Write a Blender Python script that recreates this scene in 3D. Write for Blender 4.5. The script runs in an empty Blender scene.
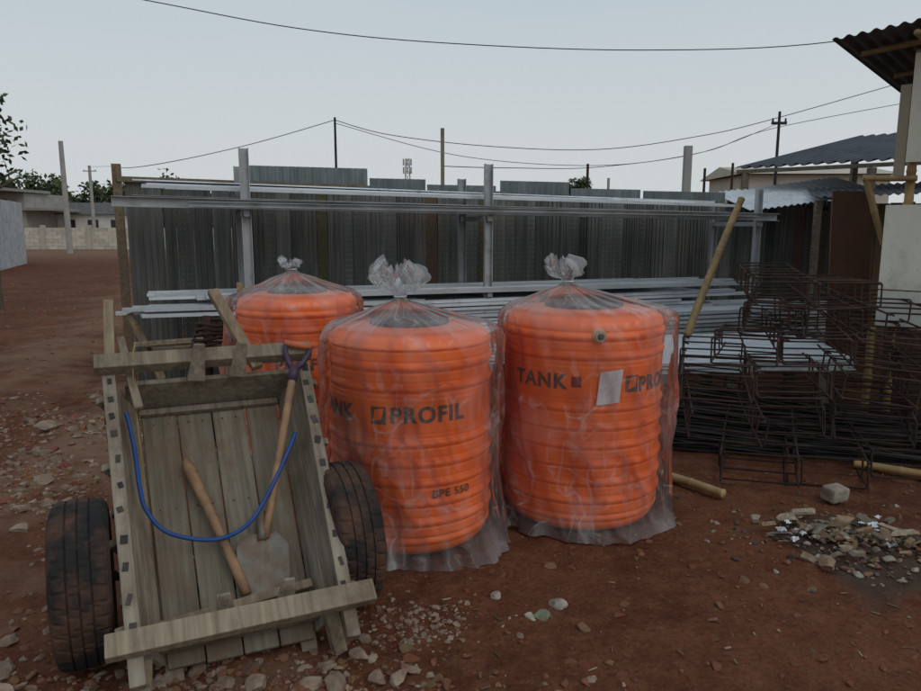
import bpy, bmesh, math, random
from mathutils import Vector, Matrix, noise
random.seed(7)
S=bpy.context.scene
def link(o): S.collection.objects.link(o); return o
def R(a,b): return random.uniform(a,b)
def nz(x,y,z=0.0): return noise.noise(Vector((x,y,z)))

# ---------------------------------------------------------------- materials
def new_mat(name):
    m=bpy.data.materials.new(name); m.use_nodes=True
    nt=m.node_tree; nt.nodes.clear()
    out=nt.nodes.new('ShaderNodeOutputMaterial')
    return m,nt,out
def N(nt,t):
    return nt.nodes.new(t)
def mixc(nt,fac,a,b,mode='MIX'):
    n=nt.nodes.new('ShaderNodeMix'); n.data_type='RGBA'; n.blend_type=mode
    for idx,v in ((0,fac),(6,a),(7,b)):
        if isinstance(v,(int,float)): n.inputs[idx].default_value=v
        elif isinstance(v,tuple): n.inputs[idx].default_value=(*v[:3],1)
        else: nt.links.new(v,n.inputs[idx])
    return n.outputs[2]
def ramp(nt,src,stops):
    n=nt.nodes.new('ShaderNodeValToRGB')
    e=n.color_ramp.elements
    while len(e)<len(stops): e.new(0.5)
    for i,(p,c) in enumerate(stops):
        e[i].position=p
        e[i].color=(c,c,c,1) if isinstance(c,(int,float)) else (*c,1)
    nt.links.new(src,n.inputs[0]); return n.outputs[0]
def math_(nt,op,a,b=None,c=None,clamp=False):
    n=nt.nodes.new('ShaderNodeMath'); n.operation=op; n.use_clamp=clamp
    for i,v in enumerate((a,b,c)):
        if v is None: continue
        if isinstance(v,(int,float)): n.inputs[i].default_value=v
        else: nt.links.new(v,n.inputs[i])
    return n.outputs[0]
def tex_noise(nt,coord,scale,detail=5,stretch=(1,1,1),rough=.6,dist=0):
    mp=nt.nodes.new('ShaderNodeMapping'); mp.inputs['Scale'].default_value=stretch
    nt.links.new(coord,mp.inputs['Vector'])
    n=nt.nodes.new('ShaderNodeTexNoise'); n.inputs['Scale'].default_value=scale
    n.inputs['Detail'].default_value=detail; n.inputs['Roughness'].default_value=rough; n.inputs['Distortion'].default_value=dist
    nt.links.new(mp.outputs[0],n.inputs['Vector']); return n.outputs['Fac']
def mat(name,ca,cb,scale=6,stretch=(1,1,1),rough=.8,metal=0,bump=.3,bdist=.01,dirt=None,dirt_amt=.5,dscale=3,spec=.4,fine=None):
    m,nt,out=new_mat(name)
    p=nt.nodes.new('ShaderNodeBsdfPrincipled'); nt.links.new(p.outputs[0],out.inputs[0])
    tc=nt.nodes.new('ShaderNodeTexCoord').outputs['Object']
    n1=tex_noise(nt,tc,scale,5,stretch)
    f=ramp(nt,n1,[(.3,0.0),(.7,1.0)])
    col=mixc(nt,f,ca,cb)
    at=nt.nodes.new('ShaderNodeAttribute'); at.attribute_name='tint'
    col=mixc(nt,1.0,col,at.outputs['Color'],'MULTIPLY')
    if dirt:
        n2=tex_noise(nt,tc,dscale,6,(1,1,1),.7)
        f2=ramp(nt,n2,[(.62-.35*dirt_amt,0.0),(.75-.15*dirt_amt,min(1,.4+dirt_amt))])
        col=mixc(nt,f2,col,dirt)
    nt.links.new(col,p.inputs['Base Color'])
    p.inputs['Metallic'].default_value=metal
    p.inputs['Specular IOR Level'].default_value=spec
    rr=nt.nodes.new('ShaderNodeMapRange'); rr.inputs[3].default_value=rough-.12; rr.inputs[4].default_value=min(1,rough+.12)
    nt.links.new(n1,rr.inputs[0]); nt.links.new(rr.outputs[0],p.inputs['Roughness'])
    if bump:
        b=nt.nodes.new('ShaderNodeBump'); b.inputs['Strength'].default_value=bump; b.inputs['Distance'].default_value=bdist
        n3=tex_noise(nt,tc,fine or scale*4,4,stretch)
        nt.links.new(n3,b.inputs['Height']); nt.links.new(b.outputs[0],p.inputs['Normal'])
    return m

m_wood=mat('weathered_wood',(.34,.285,.215),(.15,.124,.094),5,(7,.6,7),.85,0,.6,.006,(.13,.08,.052),.42,4)
m_bed=mat('bed_planks',(.24,.205,.155),(.115,.097,.073),5,(9,.5,9),.85,0,.6,.006,(.15,.095,.06),.50,4)
m_wood_new=mat('handle_wood',(.36,.21,.11),(.20,.11,.06),5,(3,3,3),.65,0,.2,.003,(.14,.085,.05),.38,9)
m_bamboo=mat('bamboo_skin',(.37,.25,.11),(.22,.14,.065),4,(2,2,2),.55,0,.2,.003,(.14,.09,.05),.3,6)
m_galv=mat('galvanised_steel',(.46,.48,.49),(.30,.315,.325),3,(1,1,1),.6,.2,.15,.003,(.20,.17,.15),.28,5)
m_galvw=mat('bright_galvanised',(.62,.65,.68),(.42,.45,.48),3,(.4,2,2),.55,.1,.1,.003,(.27,.235,.21),.24,6)
m_panel=mat('fence_panel',(.185,.19,.182),(.095,.097,.092),3,(6,6,.4),.8,.0,.4,.006,(.15,.125,.105),.26,2)
m_zinc=mat('old_zinc',(.22,.255,.26),(.13,.15,.15),3,(3,3,.5),.65,.3,.2,.004,(.13,.105,.085),.28,3)
m_rub=mat('rubber',(.017,.017,.018),(.028,.026,.025),10,(1,1,1),.9,0,.5,.004,(.11,.055,.036),.58,6,spec=.2)
m_rust=mat('rusty_iron',(.065,.030,.019),(.022,.015,.013),20,(1,1,1),.85,.1,.3,.002)
m_cage=mat('rusty_rebar',(.060,.029,.020),(.020,.015,.013),9,(1,1,1),.85,.1,0)
m_rebar=mat('dark_rebar',(.042,.038,.040),(.018,.017,.018),15,(1,1,1),.7,.3,0)
m_iron=mat('dark_strap',(.025,.027,.034),(.07,.05,.04),20,(1,1,1),.7,.3,.3,.002)
m_steel=mat('worn_steel',(.24,.22,.19),(.15,.125,.10),12,(1,1,1),.6,.4,.3,.002,(.16,.10,.065),.5,9)
m_rock=mat('broken_stone',(.36,.28,.21),(.22,.16,.115),14,(1,1,1),.95,0,.6,.008,(.15,.066,.038),.55,9)
m_rub2=mat('rubble_stone',(.38,.34,.28),(.20,.165,.13),14,(1,1,1),.95,0,.6,.008,(.13,.08,.055),.5,9)
m_conc=mat('concrete',(.38,.36,.33),(.26,.25,.23),2,(1,1,1),.9,0,.3,.01)
m_white=mat('painted_board',(.66,.64,.58),(.55,.53,.47),3,(1,1,.5),.7,0,.15,.003,(.34,.27,.19),.18,4)
m_ply=mat('brown_plywood',(.16,.085,.052),(.10,.055,.036),3,(1,1,.5),.8,0,.2,.004)
m_roof=mat('roof_sheet',(.050,.060,.075),(.03,.036,.045),2,(1,1,1),.65,.2,.15,.004)
m_roofr=mat('aged_roof_sheet',(.13,.125,.12),(.07,.065,.06),3,(1,1,1),.7,.3,.3,.004,(.10,.07,.05),.25,3)
m_black=mat('black_plastic',(.035,.035,.037),(.05,.05,.05),5,(1,1,1),.55,0,.1,.002)
m_ink=mat('printed_ink',(.085,.055,.045),(.17,.075,.05),30,(1,1,1),.6,0,0)
m_blue=mat('blue_hose',(.015,.075,.27),(.01,.05,.19),8,(1,1,1),.5,0,.1,.001)
m_purp=mat('grip_plastic',(.06,.035,.07),(.035,.025,.045),8,(1,1,1),.5,0,.1,.001)
m_orgrip=mat('orange_plastic',(.65,.16,.05),(.4,.11,.04),8,(1,1,1),.5,0,.1,.001)
m_paper=mat('paper_label',(.74,.76,.78),(.64,.66,.68),20,(1,1,1),.7,0,.1,.001)
m_brass=mat('outlet_plastic',(.55,.48,.33),(.42,.36,.25),8,(1,1,1),.5,0,.1,.001)
m_redink=mat('red_ink',(.30,.03,.02),(.2,.03,.02),8,(1,1,1),.6,0,0)
m_leaf=mat('foliage_leaf',(.045,.075,.03),(.085,.105,.045),1.5,(1,1,1),.7,0,0)
m_bark=mat('bark',(.12,.09,.06),(.07,.055,.04),6,(3,3,.6),.9,0,.4,.02)
m_wire=mat('wire_rubber',(.03,.03,.03),(.04,.04,.04),3,(1,1,1),.7,0,0)
m_beige=mat('beige_render',(.50,.45,.37),(.40,.36,.30),1,(1,1,1),.9,0,.1,.01)
m_glass=mat('dark_window',(.02,.022,.025),(.03,.03,.035),3,(1,1,1),.2,0,0)

def tank_material():
    m,nt,out=new_mat('orange_tank_plastic')
    p=nt.nodes.new('ShaderNodeBsdfPrincipled'); nt.links.new(p.outputs[0],out.inputs[0])
    tc=nt.nodes.new('ShaderNodeTexCoord').outputs['Object']
    n=tex_noise(nt,tc,5,4)
    col=mixc(nt,n,(.88,.135,.018),(.95,.20,.032))
    nt.links.new(col,p.inputs['Base Color'])
    p.inputs['Roughness'].default_value=.42; p.inputs['Specular IOR Level'].default_value=.35
    return m
m_tank=tank_material()
def bag_material():
    m,nt,out=new_mat('clear_plastic_film')
    uv=nt.nodes.new('ShaderNodeTexCoord').outputs['UV']
    def ridge(stretch,w,amt,dist):
        n=tex_noise(nt,uv,1,2,stretch,.45,dist)
        d=math_(nt,'ABSOLUTE',math_(nt,'SUBTRACT',n,.5))
        return n,ramp(nt,d,[(0,amt),(w*.4,amt*.45),(w,0.0)])
    na,ra=ridge((9,3.0,1),.020,.62,.5)
    nb,rb=ridge((24,3.2,1),.030,.40,.4)
    patch_=tex_noise(nt,uv,1,3,(6,3.5,1),.6,.5)
    pf=ramp(nt,patch_,[(.44,.0),(.62,1.0)])
    rs=math_(nt,'MULTIPLY',math_(nt,'MAXIMUM',ra,rb),pf)
    soft=ramp(nt,tex_noise(nt,uv,1,4,(12,2.8,1),.6,.8),[(.45,0.0),(.74,.34)])
    a=math_(nt,'ADD',rs,soft)
    lw=nt.nodes.new('ShaderNodeLayerWeight'); lw.inputs['Blend'].default_value=.22
    b=math_(nt,'MULTIPLY_ADD',lw.outputs['Facing'],.38,a)
    at=nt.nodes.new('ShaderNodeAttribute'); at.attribute_name='tint'
    c=math_(nt,'ADD',b,at.outputs['Fac'],None,True)
    d=math_(nt,'MULTIPLY',c,.60)
    tr=N(nt,'ShaderNodeBsdfTransparent')
    df=N(nt,'ShaderNodeBsdfDiffuse'); df.inputs[0].default_value=(.80,.81,.82,1)
    tl=N(nt,'ShaderNodeBsdfTranslucent'); tl.inputs[0].default_value=(.84,.86,.88,1)
    bm=nt.nodes.new('ShaderNodeBump'); bm.inputs['Strength'].default_value=.6; bm.inputs['Distance'].default_value=.016
    hh=math_(nt,'ADD',na,math_(nt,'MULTIPLY',nb,.6))
    nt.links.new(hh,bm.inputs['Height'])
    for x in (df,tl): nt.links.new(bm.outputs[0],x.inputs['Normal'])
    m1=nt.nodes.new('ShaderNodeMixShader'); m1.inputs[0].default_value=.4
    nt.links.new(df.outputs[0],m1.inputs[1]); nt.links.new(tl.outputs[0],m1.inputs[2])
    m2=nt.nodes.new('ShaderNodeMixShader'); nt.links.new(d,m2.inputs[0])
    nt.links.new(tr.outputs[0],m2.inputs[1]); nt.links.new(m1.outputs[0],m2.inputs[2])
    gl=N(nt,'ShaderNodeBsdfGlossy'); gl.inputs['Roughness'].default_value=.20
    nt.links.new(bm.outputs[0],gl.inputs['Normal'])
    fr=nt.nodes.new('ShaderNodeFresnel'); fr.inputs[0].default_value=1.36; nt.links.new(bm.outputs[0],fr.inputs['Normal'])
    m3=nt.nodes.new('ShaderNodeMixShader'); nt.links.new(fr.outputs[0],m3.inputs[0])
    nt.links.new(m2.outputs[0],m3.inputs[1]); nt.links.new(gl.outputs[0],m3.inputs[2])
    nt.links.new(m3.outputs[0],out.inputs[0])
    return m
m_bag=bag_material()

# ---------------------------------------------------------------- mesh builder
class MB:
    def __init__(s): s.v=[];s.f=[];s.t=[];s.m=[]
    def add(s,vs,fs,tint=1.0,mi=0):
        o=len(s.v); s.v+= [tuple(p) for p in vs]; s.f+=[tuple(o+i for i in f) for f in fs]
        t=tint if isinstance(tint,tuple) else (tint,tint,tint)
        s.t+=[t]*len(vs); s.m+=[mi]*len(fs)
    def box(s,c,sz,rot=None,tint=1.0,mi=0,taper=1.0):
        c=Vector(c); rot=rot or Matrix.Identity(3); vs=[]
        for z in (-1,1):
            for x,y in ((-1,-1),(1,-1),(1,1),(-1,1)):
                k=taper if z>0 else 1
                vs.append(c+rot@Vector((x*sz[0]/2*k,y*sz[1]/2*k,z*sz[2]/2)))
        s.add(vs,[(0,3,2,1),(4,5,6,7),(0,1,5,4),(1,2,6,5),(2,3,7,6),(3,0,4,7)],tint,mi)
    def beam(s,p0,p1,w,h,tint=1.0,mi=0,up=(0,0,1)):
        p0=Vector(p0);p1=Vector(p1);d=(p1-p0);L=d.length;d.normalize()
        u=Vector(up); x=d.cross(u)
        if x.length<1e-3: x=d.cross(Vector((0,1,0)))
        x.normalize(); z=x.cross(d)
        rot=Matrix((x,d,z)).transposed()
        s.box((p0+p1)/2,(w,L,h),rot,tint,mi)
    def tube(s,pts,r,n=8,tint=1.0,mi=0,cap=True):
        pts=[Vector(p) for p in pts]; k=len(pts)
        rs=r if isinstance(r,(list,tuple)) else [r]*k
        vs=[];fs=[];pu=None
        for i,p in enumerate(pts):
            d=(pts[min(i+1,k-1)]-pts[max(i-1,0)]).normalized()
            if pu is None:
                a=Vector((0,0,1)) if abs(d.z)<.9 else Vector((1,0,0))
                pu=d.cross(a).normalized()
            else:
                pu=(pu-d*pu.dot(d)).normalized()
            w=d.cross(pu)
            for j in range(n):
                an=2*math.pi*j/n
                vs.append(p+(pu*math.cos(an)+w*math.sin(an))*rs[i])
        for i in range(k-1):
            for j in range(n):
                a=i*n+j;b=i*n+(j+1)%n
                fs.append((a,b,b+n,a+n))
        if cap:
            fs.append(tuple(range(n-1,-1,-1))); fs.append(tuple((k-1)*n+j for j in range(n)))
        s.add(vs,fs,tint,mi)
    def obj(s,name,mats,parent=None,smooth=False,bevel=0,mw=None):
        me=bpy.data.meshes.new(name); me.from_pydata(s.v,[],s.f); me.update()
        at=me.attributes.new('tint','FLOAT_COLOR','POINT')
        flat=[]
        for t in s.t: flat+= [t[0],t[1],t[2],1.0]
        at.data.foreach_set('color',flat)
        me.polygons.foreach_set('material_index',s.m)
        if smooth: me.polygons.foreach_set('use_smooth',[True]*len(me.polygons))
        if not isinstance(mats,(list,tuple)): mats=[mats]
        for m in mats: me.materials.append(m)
        o=bpy.data.objects.new(name,me); link(o)
        if mw is not None: o.matrix_world=mw
        if bevel:
            b=o.modifiers.new('bevel','BEVEL'); b.width=bevel; b.segments=2; b.limit_method='ANGLE'
        if parent: par(o,parent)
        return o
def par(o,e):
    o.parent=e; o.matrix_parent_inverse=Matrix.Translation(e.location).inverted()
def empty(name,loc):
    e=bpy.data.objects.new(name,None); e.location=loc; e.empty_display_size=.2; return link(e)
def bamboo(mb,p0,p1,r,tint=1.0,mi=0,node=.28):
    p0=Vector(p0);p1=Vector(p1);L=(p1-p0).length;k=max(2,int(L/node))
    pts=[];rs=[]; bow=Vector((R(-1,1),R(-1,1),R(-1,1)))*.008*L
    for i in range(k):
        for q,rr in ((0,1.0),(.04,.96),(.5,.95),(.93,.97),(.97,1.12)):
            t=(i+q)/k; pts.append(p0.lerp(p1,t)+bow*math.sin(math.pi*t)); rs.append(r*rr*(1-.15*t))
    pts.append(p1);rs.append(r*.85)
    mb.tube(pts,rs,12,tint,mi)
def gtint(a=.8,b=1.15,w=.03):
    g=R(a,b); return (g*(1+R(-w,w)),g,g*(1+R(-w,w)))

# ---------------------------------------------------------------- ground
def gh(x,y):
    near=max(0,1-max(0,math.hypot(x,y-4)-9)/12)
    h=.02*nz(x*.9,y*.9,3)+.014*nz(x*3.1,y*3.1,8)+.010*nz(x*8,y*8,1)+.006*nz(x*20,y*20,5)
    for xo in (-5.6,-4.1):
        xr=xo-.30*(y-8); h-= .055*math.exp(-((x-xr)/.25)**2)*(.6+.4*nz(y*.6,xo))
    h+=.04*math.exp(-((x+4.85+.30*(y-8))/.5)**2)
    h+=.035*math.exp(-((x-1.95)**2+(y-3.45)**2)/.14)
    return h*near+.25*(1-near)*nz(x*.02,y*.02,9)*0.6
def axis(lo,hi,step,far,g=1.18):
    c=[];x=lo
    while x<=hi: c.append(x); x+=step
    s=step; x=c[-1]
    while x<far: s*=g; x+=s; c.append(x)
    s=step; x=c[0]; pre=[]
    while x>-far: s*=g; x-=s; pre.append(x)
    return pre[::-1]+c
xs=axis(-3.8,3.4,.024,600,1.08); ys=axis(1.6,7.5,.024,900,1.08)
vs=[];fs=[];mask=[]
def sm(a,b,x): t=min(1,max(0,(x-a)/(b-a))); return t*t*(3-2*t)
for y in ys:
    for x in xs:
        vs.append((x,y,gh(x,y)))
        n=.5*nz(x*1.3,y*1.3,20)+.35*nz(x*4,y*4,21)
        pale=sm(.0,.6,n+.45-abs(x+2.75+.12*(y-4))*.55)*(1-sm(6.5,8.5,y)) if x<0 else 0
        pale=max(pale,.6*sm(.1,.5,n+.4-math.hypot(x+.75,y-2.25)*.85))
        trk=0
        if x<-3 and y>4: trk=.65*sm(.0,.6,n+.45-abs(x+4.85+.30*(y-8))*.35)
        if y>30: trk=max(trk,.85*sm(30,44,y))
        ash=sm(.05,.45,n*1.1+.55-math.hypot((x-1.95),(y-3.4)*1.0)*1.15)
        cem=sm(.32,.62,n*1.3+.5-math.hypot(x+.18,y-2.72)*2.4)
        mask.append((max(pale,trk),ash,max(cem,0),1.0))
nx=len(xs)
for j in range(len(ys)-1):
    for i in range(nx-1):
        a=j*nx+i; fs.append((a,a+1,a+nx+1,a+nx))
me=bpy.data.meshes.new('ground'); me.from_pydata(vs,[],fs); me.update()
at=me.attributes.new('mask','FLOAT_COLOR','POINT'); at.data.foreach_set('color',[c for m_ in mask for c in m_])
me.polygons.foreach_set('use_smooth',[True]*len(me.polygons))
def ground_mat():
    m,nt,out=new_mat('red_dirt')
    p=nt.nodes.new('ShaderNodeBsdfPrincipled'); nt.links.new(p.outputs[0],out.inputs[0])
    tc=nt.nodes.new('ShaderNodeTexCoord').outputs['Object']
    a=tex_noise(nt,tc,.9,6,(1,1,1),.65); b=tex_noise(nt,tc,7,6,(1,1,1),.7); c=tex_noise(nt,tc,45,4,(1,1,1),.7)
    col=mixc(nt,ramp(nt,a,[(.35,0.0),(.65,1.0)]),(.078,.027,.014),(.148,.056,.029))
    col=mixc(nt,ramp(nt,b,[(.42,0.0),(.68,.7)]),col,(.195,.084,.046))
    col=mixc(nt,ramp(nt,c,[(.3,.6),(.5,0.0)]),col,(.038,.016,.010))
    col=mixc(nt,ramp(nt,c,[(.60,0.0),(.72,.45)]),col,(.27,.15,.092))
    at=nt.nodes.new('ShaderNodeAttribute'); at.attribute_name='mask'
    sp=nt.nodes.new('ShaderNodeSeparateColor'); nt.links.new(at.outputs['Color'],sp.inputs[0])
    pal=mixc(nt,b,(.17,.095,.058),(.32,.215,.145))
    col=mixc(nt,math_(nt,'MULTIPLY',sp.outputs[0],.72),col,pal)
    ash=mixc(nt,b,(.020,.015,.013),(.11,.078,.060))
    col=mixc(nt,math_(nt,'MULTIPLY',sp.outputs[1],.85),col,ash)
    cem=mixc(nt,b,(.22,.19,.165),(.36,.33,.29))
    col=mixc(nt,math_(nt,'MULTIPLY',sp.outputs[2],.75),col,cem)
    nt.links.new(col,p.inputs['Base Color'])
    p.inputs['Roughness'].default_value=.95; p.inputs['Specular IOR Level'].default_value=.12
    bm=nt.nodes.new('ShaderNodeBump'); bm.inputs['Strength'].default_value=1.0; bm.inputs['Distance'].default_value=.028
    nt.links.new(math_(nt,'MULTIPLY_ADD',c,.4,b),bm.inputs['Height'])
    nt.links.new(bm.outputs[0],p.inputs['Normal'])
    return m
me.materials.append(ground_mat())
link(bpy.data.objects.new('ground',me))

# ---------------------------------------------------------------- stones
def rock_templates(sub,n):
    out=[]
    for k in range(n):
        bm=bmesh.new(); bmesh.ops.create_icosphere(bm,subdivisions=sub,radius=1)
        pl=[(Vector((R(-1,1),R(-1,1),R(-1,1))).normalized(),R(.4,.75)) for _ in range(9)]
        for v in bm.verts:
            co=v.co.copy()
            for nrm,d in pl:
                e=co.dot(nrm)-d
                if e>0: co-=nrm*e
            co*=1+.14*noise.noise(co*2.2+Vector((k*7,0,0)))
            v.co=co
        out.append(([v.co.copy() for v in bm.verts],[tuple(v.index for v in f.verts) for f in bm.faces])); bm.free()
    return out
T2=rock_templates(2,10); T3=rock_templates(3,10)
def put_rock(mb,x,y,s,z=None,T=None,tint=None,flat=.65,sink=.25):
    vs,fs=random.choice(T or T2)
    e=Matrix.Rotation(R(0,6.28),3,'Z')@Matrix.Rotation(R(-.5,.5),3,'X')@Matrix.Diagonal((s*R(.8,1.4),s*R(.7,1.1),s*R(.7,1.1)*flat))@Matrix.Rotation(R(0,6.28),3,'Y')
    z0=(gh(x,y) if z is None else z)+s*flat*(1-2*sink)*.6
    o=Vector((x,y,z0))
    mb.add([o+e@v for v in vs],fs,tint or gtint(.55,1.35,.06))
BR=lambda: (R(.45,.8),R(.26,.46),R(.17,.32))
mb=MB()
for i in range(4200):
    x=R(-4.5,4.2); y=1.7+abs(random.gauss(0,1))*2.6
    d=.5*nz(x*1.1,y*1.1,40)+.45
    if random.random()>d*.8: continue
    g=random.random()
    if g<.80: put_rock(mb,x,y,R(.003,.012),tint=BR())
    else: put_rock(mb,x,y,R(.002,.007),tint=gtint(.7,1.3))
for i in range(4600):
    y=R(2.0,7.0); x=-2.75-.12*(y-4)+random.gauss(0,.5)
    if nz(x*1.5,y*1.5,60)<-.12: continue
    put_rock(mb,x,y,abs(random.gauss(0,.015))+.005,sink=.45,tint=(gtint(.6,1.25) if random.random()<.55 else BR()))
for i in range(1500):
    x=random.gauss(-.8,.45); y=random.gauss(2.2,.2)
    put_rock(mb,x,y,abs(random.gauss(0,.012))+.004,sink=.4,tint=(gtint(.6,1.3) if random.random()<.55 else BR()))
for i in range(300):
    x=random.gauss(-.18,.12); y=random.gauss(2.72,.10)
    put_rock(mb,x,y,abs(random.gauss(0,.007))+.003,sink=.4,tint=gtint(.6,1.2,.02))
for i in range(1700):
    y=R(5,20); x=-.45*y+R(-4,2)
    put_rock(mb,x,y,R(.006,.03),sink=.45,tint=gtint(.5,1.1) if i%4==0 else BR())
mb.obj('gravel',m_rock)
mb=MB()
for x,y,s in ((-1.75,2.25,.09),(-1.62,2.1,.07),(-1.95,2.5,.08),(-1.5,2.05,.06),(-1.85,2.05,.07),(-1.35,2.1,.055),(-1.1,2.15,.06),(-.75,2.28,.075),
              (-.62,2.2,.05),(-.45,2.27,.06),(-.28,2.33,.055),(-.36,2.5,.05),(-.5,2.43,.045),(-2.05,2.8,.06),(-2.2,3.1,.06),(-1.95,3.3,.05),(-2.3,3.6,.06),
              (-2.6,4.3,.08),(-3.0,5,.09),(-2.75,4.8,.07),(-3.3,5.6,.1),(-2.2,4.0,.05),(-2.5,3.9,.06),(-2.9,4.2,.06),
              (-1.68,2.4,.07),(-1.55,2.25,.08),(-1.85,2.3,.06),(-1.42,2.2,.05),(-1.2,2.2,.06),(-.95,2.25,.06),(-.2,2.42,.045),(-.3,2.2,.05)):
    put_rock(mb,x+R(-.03,.03),y+R(-.03,.03),s*R(.8,1.0),T=T3,sink=.3,tint=gtint(.65,1.2))
for i in range(150):
    y=R(2.0,6.8); x=-2.75-.12*(y-4)+random.gauss(0,.45)
    put_rock(mb,x,y,R(.02,.06),T=T3,sink=.4,tint=gtint(.55,1.2))
for i in range(60):
    put_rock(mb,random.gauss(-.75,.45),random.gauss(2.2,.12),R(.015,.045),T=T3,sink=.35,tint=gtint(.65,1.2))
mb.obj('rocks',m_rock)
mb=MB(); put_rock(mb,.41,2.86,.055,T=T3,tint=gtint(1.2,1.3)); mb.obj('stone',m_rub2)
mb=MB(); put_rock(mb,.16,2.92,.036,T=T3,tint=gtint(1.1,1.2)); mb.obj('stone.001',m_rub2)
mb=MB(); put_rock(mb,.33,2.77,.045,T=T3,tint=(.6,.8,.62),flat=.4); put_rock(mb,.29,2.76,.03,T=T3,tint=(1.2,1.3,1.2),flat=.4); put_rock(mb,.37,2.76,.02,T=T3,tint=(.3,.55,.35),flat=.4); mb.obj('crumpled_litter',m_rub2)
mb=MB()
for x,y,s in ((.03,3.45,.04),(-.02,3.35,.03),(.5,2.68,.03),(1.1,2.85,.025),(1.28,3.05,.03),(1.35,3.0,.02),(.43,3.25,.035),(.72,3.6,.03),(1.1,4.0,.03),(1.2,3.75,.025)):
    put_rock(mb,x,y,s,T=T3,flat=.4,tint=(.6,.45,.33))
for i in range(240):
    x=R(-.3,3.2); y=R(2.1,4.6); put_rock(mb,x,y,R(.008,.028),T=T3,flat=.5,sink=.4,tint=(R(.35,.6),R(.17,.28),R(.11,.17)))
mb.obj('dirt_clods',m_rock)
mb=MB()
for i in range(520):
    a=R(0,6.28); q=abs(random.gauss(0,.29)); x=1.95+q*math.cos(a)*1.25; y=3.42+q*math.sin(a)
    h=.05*math.exp(-(q/.22)**2); g=random.random()
    t=gtint(.7,1.4) if g<.26 else ((R(.1,.3),)*3 if g<.6 else (R(.5,.9),R(.32,.55),R(.22,.38)))
    put_rock(mb,x,y,R(.005,.024),z=gh(x,y)+h*R(0,1),tint=t)
for x,y,z,s in ((1.74,3.62,.03,.06),(1.98,3.54,.04,.06),(2.14,3.42,.04,.055),(1.86,3.28,.02,.045),(2.27,3.52,.03,.05),(1.70,3.16,.01,.055),(2.02,3.2,.02,.04),
                (2.34,3.28,.02,.045),(1.6,3.5,.0,.035),(2.15,3.68,.02,.04),(1.85,3.75,.0,.04),(2.0,3.05,0,.03),(1.62,3.78,0,.035),(1.8,3.45,.04,.05),(2.05,3.36,.05,.05)):
    put_rock(mb,x,y,s,z=gh(x,y)+z,T=T3,tint=random.choice([gtint(.9,1.35),gtint(.5,.8),(.95,.75,.58),(1.2,1.1,.95)]),flat=R(.4,.7))
for i in range(34):
    x=random.gauss(1.97,.26);y=random.gauss(3.4,.17)
    rot=Matrix.Rotation(R(0,6),3,'Z')@Matrix.Rotation(R(-.6,.6),3,'X')@Matrix.Rotation(R(-.5,.5),3,'Y')
    mb.box((x,y,gh(x,y)+R(.01,.06)),(R(.03,.14),R(.015,.06),R(.006,.025)),rot,random.choice([gtint(.3,1.0),(1.4,1.35,1.25),(.9,.7,.5)]),1,R(.6,1))
for i in range(14):
    x=random.gauss(1.97,.28);y=random.gauss(3.42,.17); z=gh(x,y)+R(.02,.06); n=5; s=R(.010,.024); vs_=[];f_=[]
    for a in range(n):
        for b in range(n): vs_.append((x+(a-2)*s*.5+R(-.4,.4)*s,y+(b-2)*s*.5+R(-.4,.4)*s,z+R(-.5,.5)*s))
    for a in range(n-1):
        for b in range(n-1): f_.append((a*n+b,a*n+b+1,(a+1)*n+b+1,(a+1)*n+b))
    mb.add(vs_,f_,random.choice([.9,.7,(.45,.43,.4)]),2)
mb.obj('rubble_pile',[m_rub2,m_wood,m_paper])
mb=MB(); mb.box((2.2,4.05,.05),(.13,.1,.085),Matrix.Rotation(.4,3,'Z')@Matrix.Rotation(.1,3,'X'),1.0); mb.obj('broken_brick',m_rub2,bevel=.014)
mb=MB()
for i in range(150):
    x=R(-1,3.4);y=R(2.2,4.6); a=R(0,3.14); L=R(.01,.05)
    mb.beam((x,y,gh(x,y)+.006),(x+L*math.cos(a),y+L*math.sin(a),gh(x,y)+.009),R(.003,.009),.003,random.choice([(1.3,1.3,1.2),(.6,.5,.4),(.3,.25,.2),(.7,.6,.5)]))
mb.obj('wood_chips',m_wood)

# ---------------------------------------------------------------- water tanks
def lathe(prof,n):
    vs=[];fs=[]
    for r,z in prof:
        for j in range(n):
            a=2*math.pi*j/n; vs.append((r*math.sin(a),-r*math.cos(a),z))
    for i in range(len(prof)-1):
        for j in range(n):
            a=i*n+j;b=i*n+(j+1)%n; fs.append((a,b,b+n,a+n))
    return vs,fs
def text_on(parent,cx,cy,r,z,body,size,ang,matl,name,bold=.004):
    cu=bpy.data.curves.new(name,'FONT'); cu.body=body; cu.size=size; cu.align_x='CENTER'; cu.align_y='CENTER'; cu.offset=bold; cu.space_character=1.15
    to=link(bpy.data.objects.new('tmp',cu)); bpy.context.view_layer.update()
    me=bpy.data.meshes.new_from_object(to.evaluated_get(bpy.context.evaluated_depsgraph_get()))
    bpy.data.objects.remove(to)
    for v in me.vertices:
        a=ang+v.co.x/r; zz=z+v.co.y
        v.co=Vector((cx+r*math.sin(a),cy-r*math.cos(a),zz))
    me.materials.clear(); me.materials.append(matl)
    at=me.attributes.new('tint','FLOAT_COLOR','POINT'); at.data.foreach_set('color',[1.0]*4*len(me.vertices))
    o=link(bpy.data.objects.new(name,me)); par(o,parent); return o
def patch(parent,cx,cy,r,z,w,h,ang,matl,name,tilt=0):
    mb=MB(); n=8; vs=[]
    for i in range(n+1):
        for k in (-1,1):
            x=-w/2+w*i/n; a=ang+(x+tilt*k*h/2)/r; vs.append((cx+r*math.sin(a),cy-r*math.cos(a),z+k*h/2+tilt*x))
    mb.add(vs,[(2*i,2*i+2,2*i+3,2*i+1) for i in range(n)])
    return mb.obj(name,matl,parent)
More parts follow.
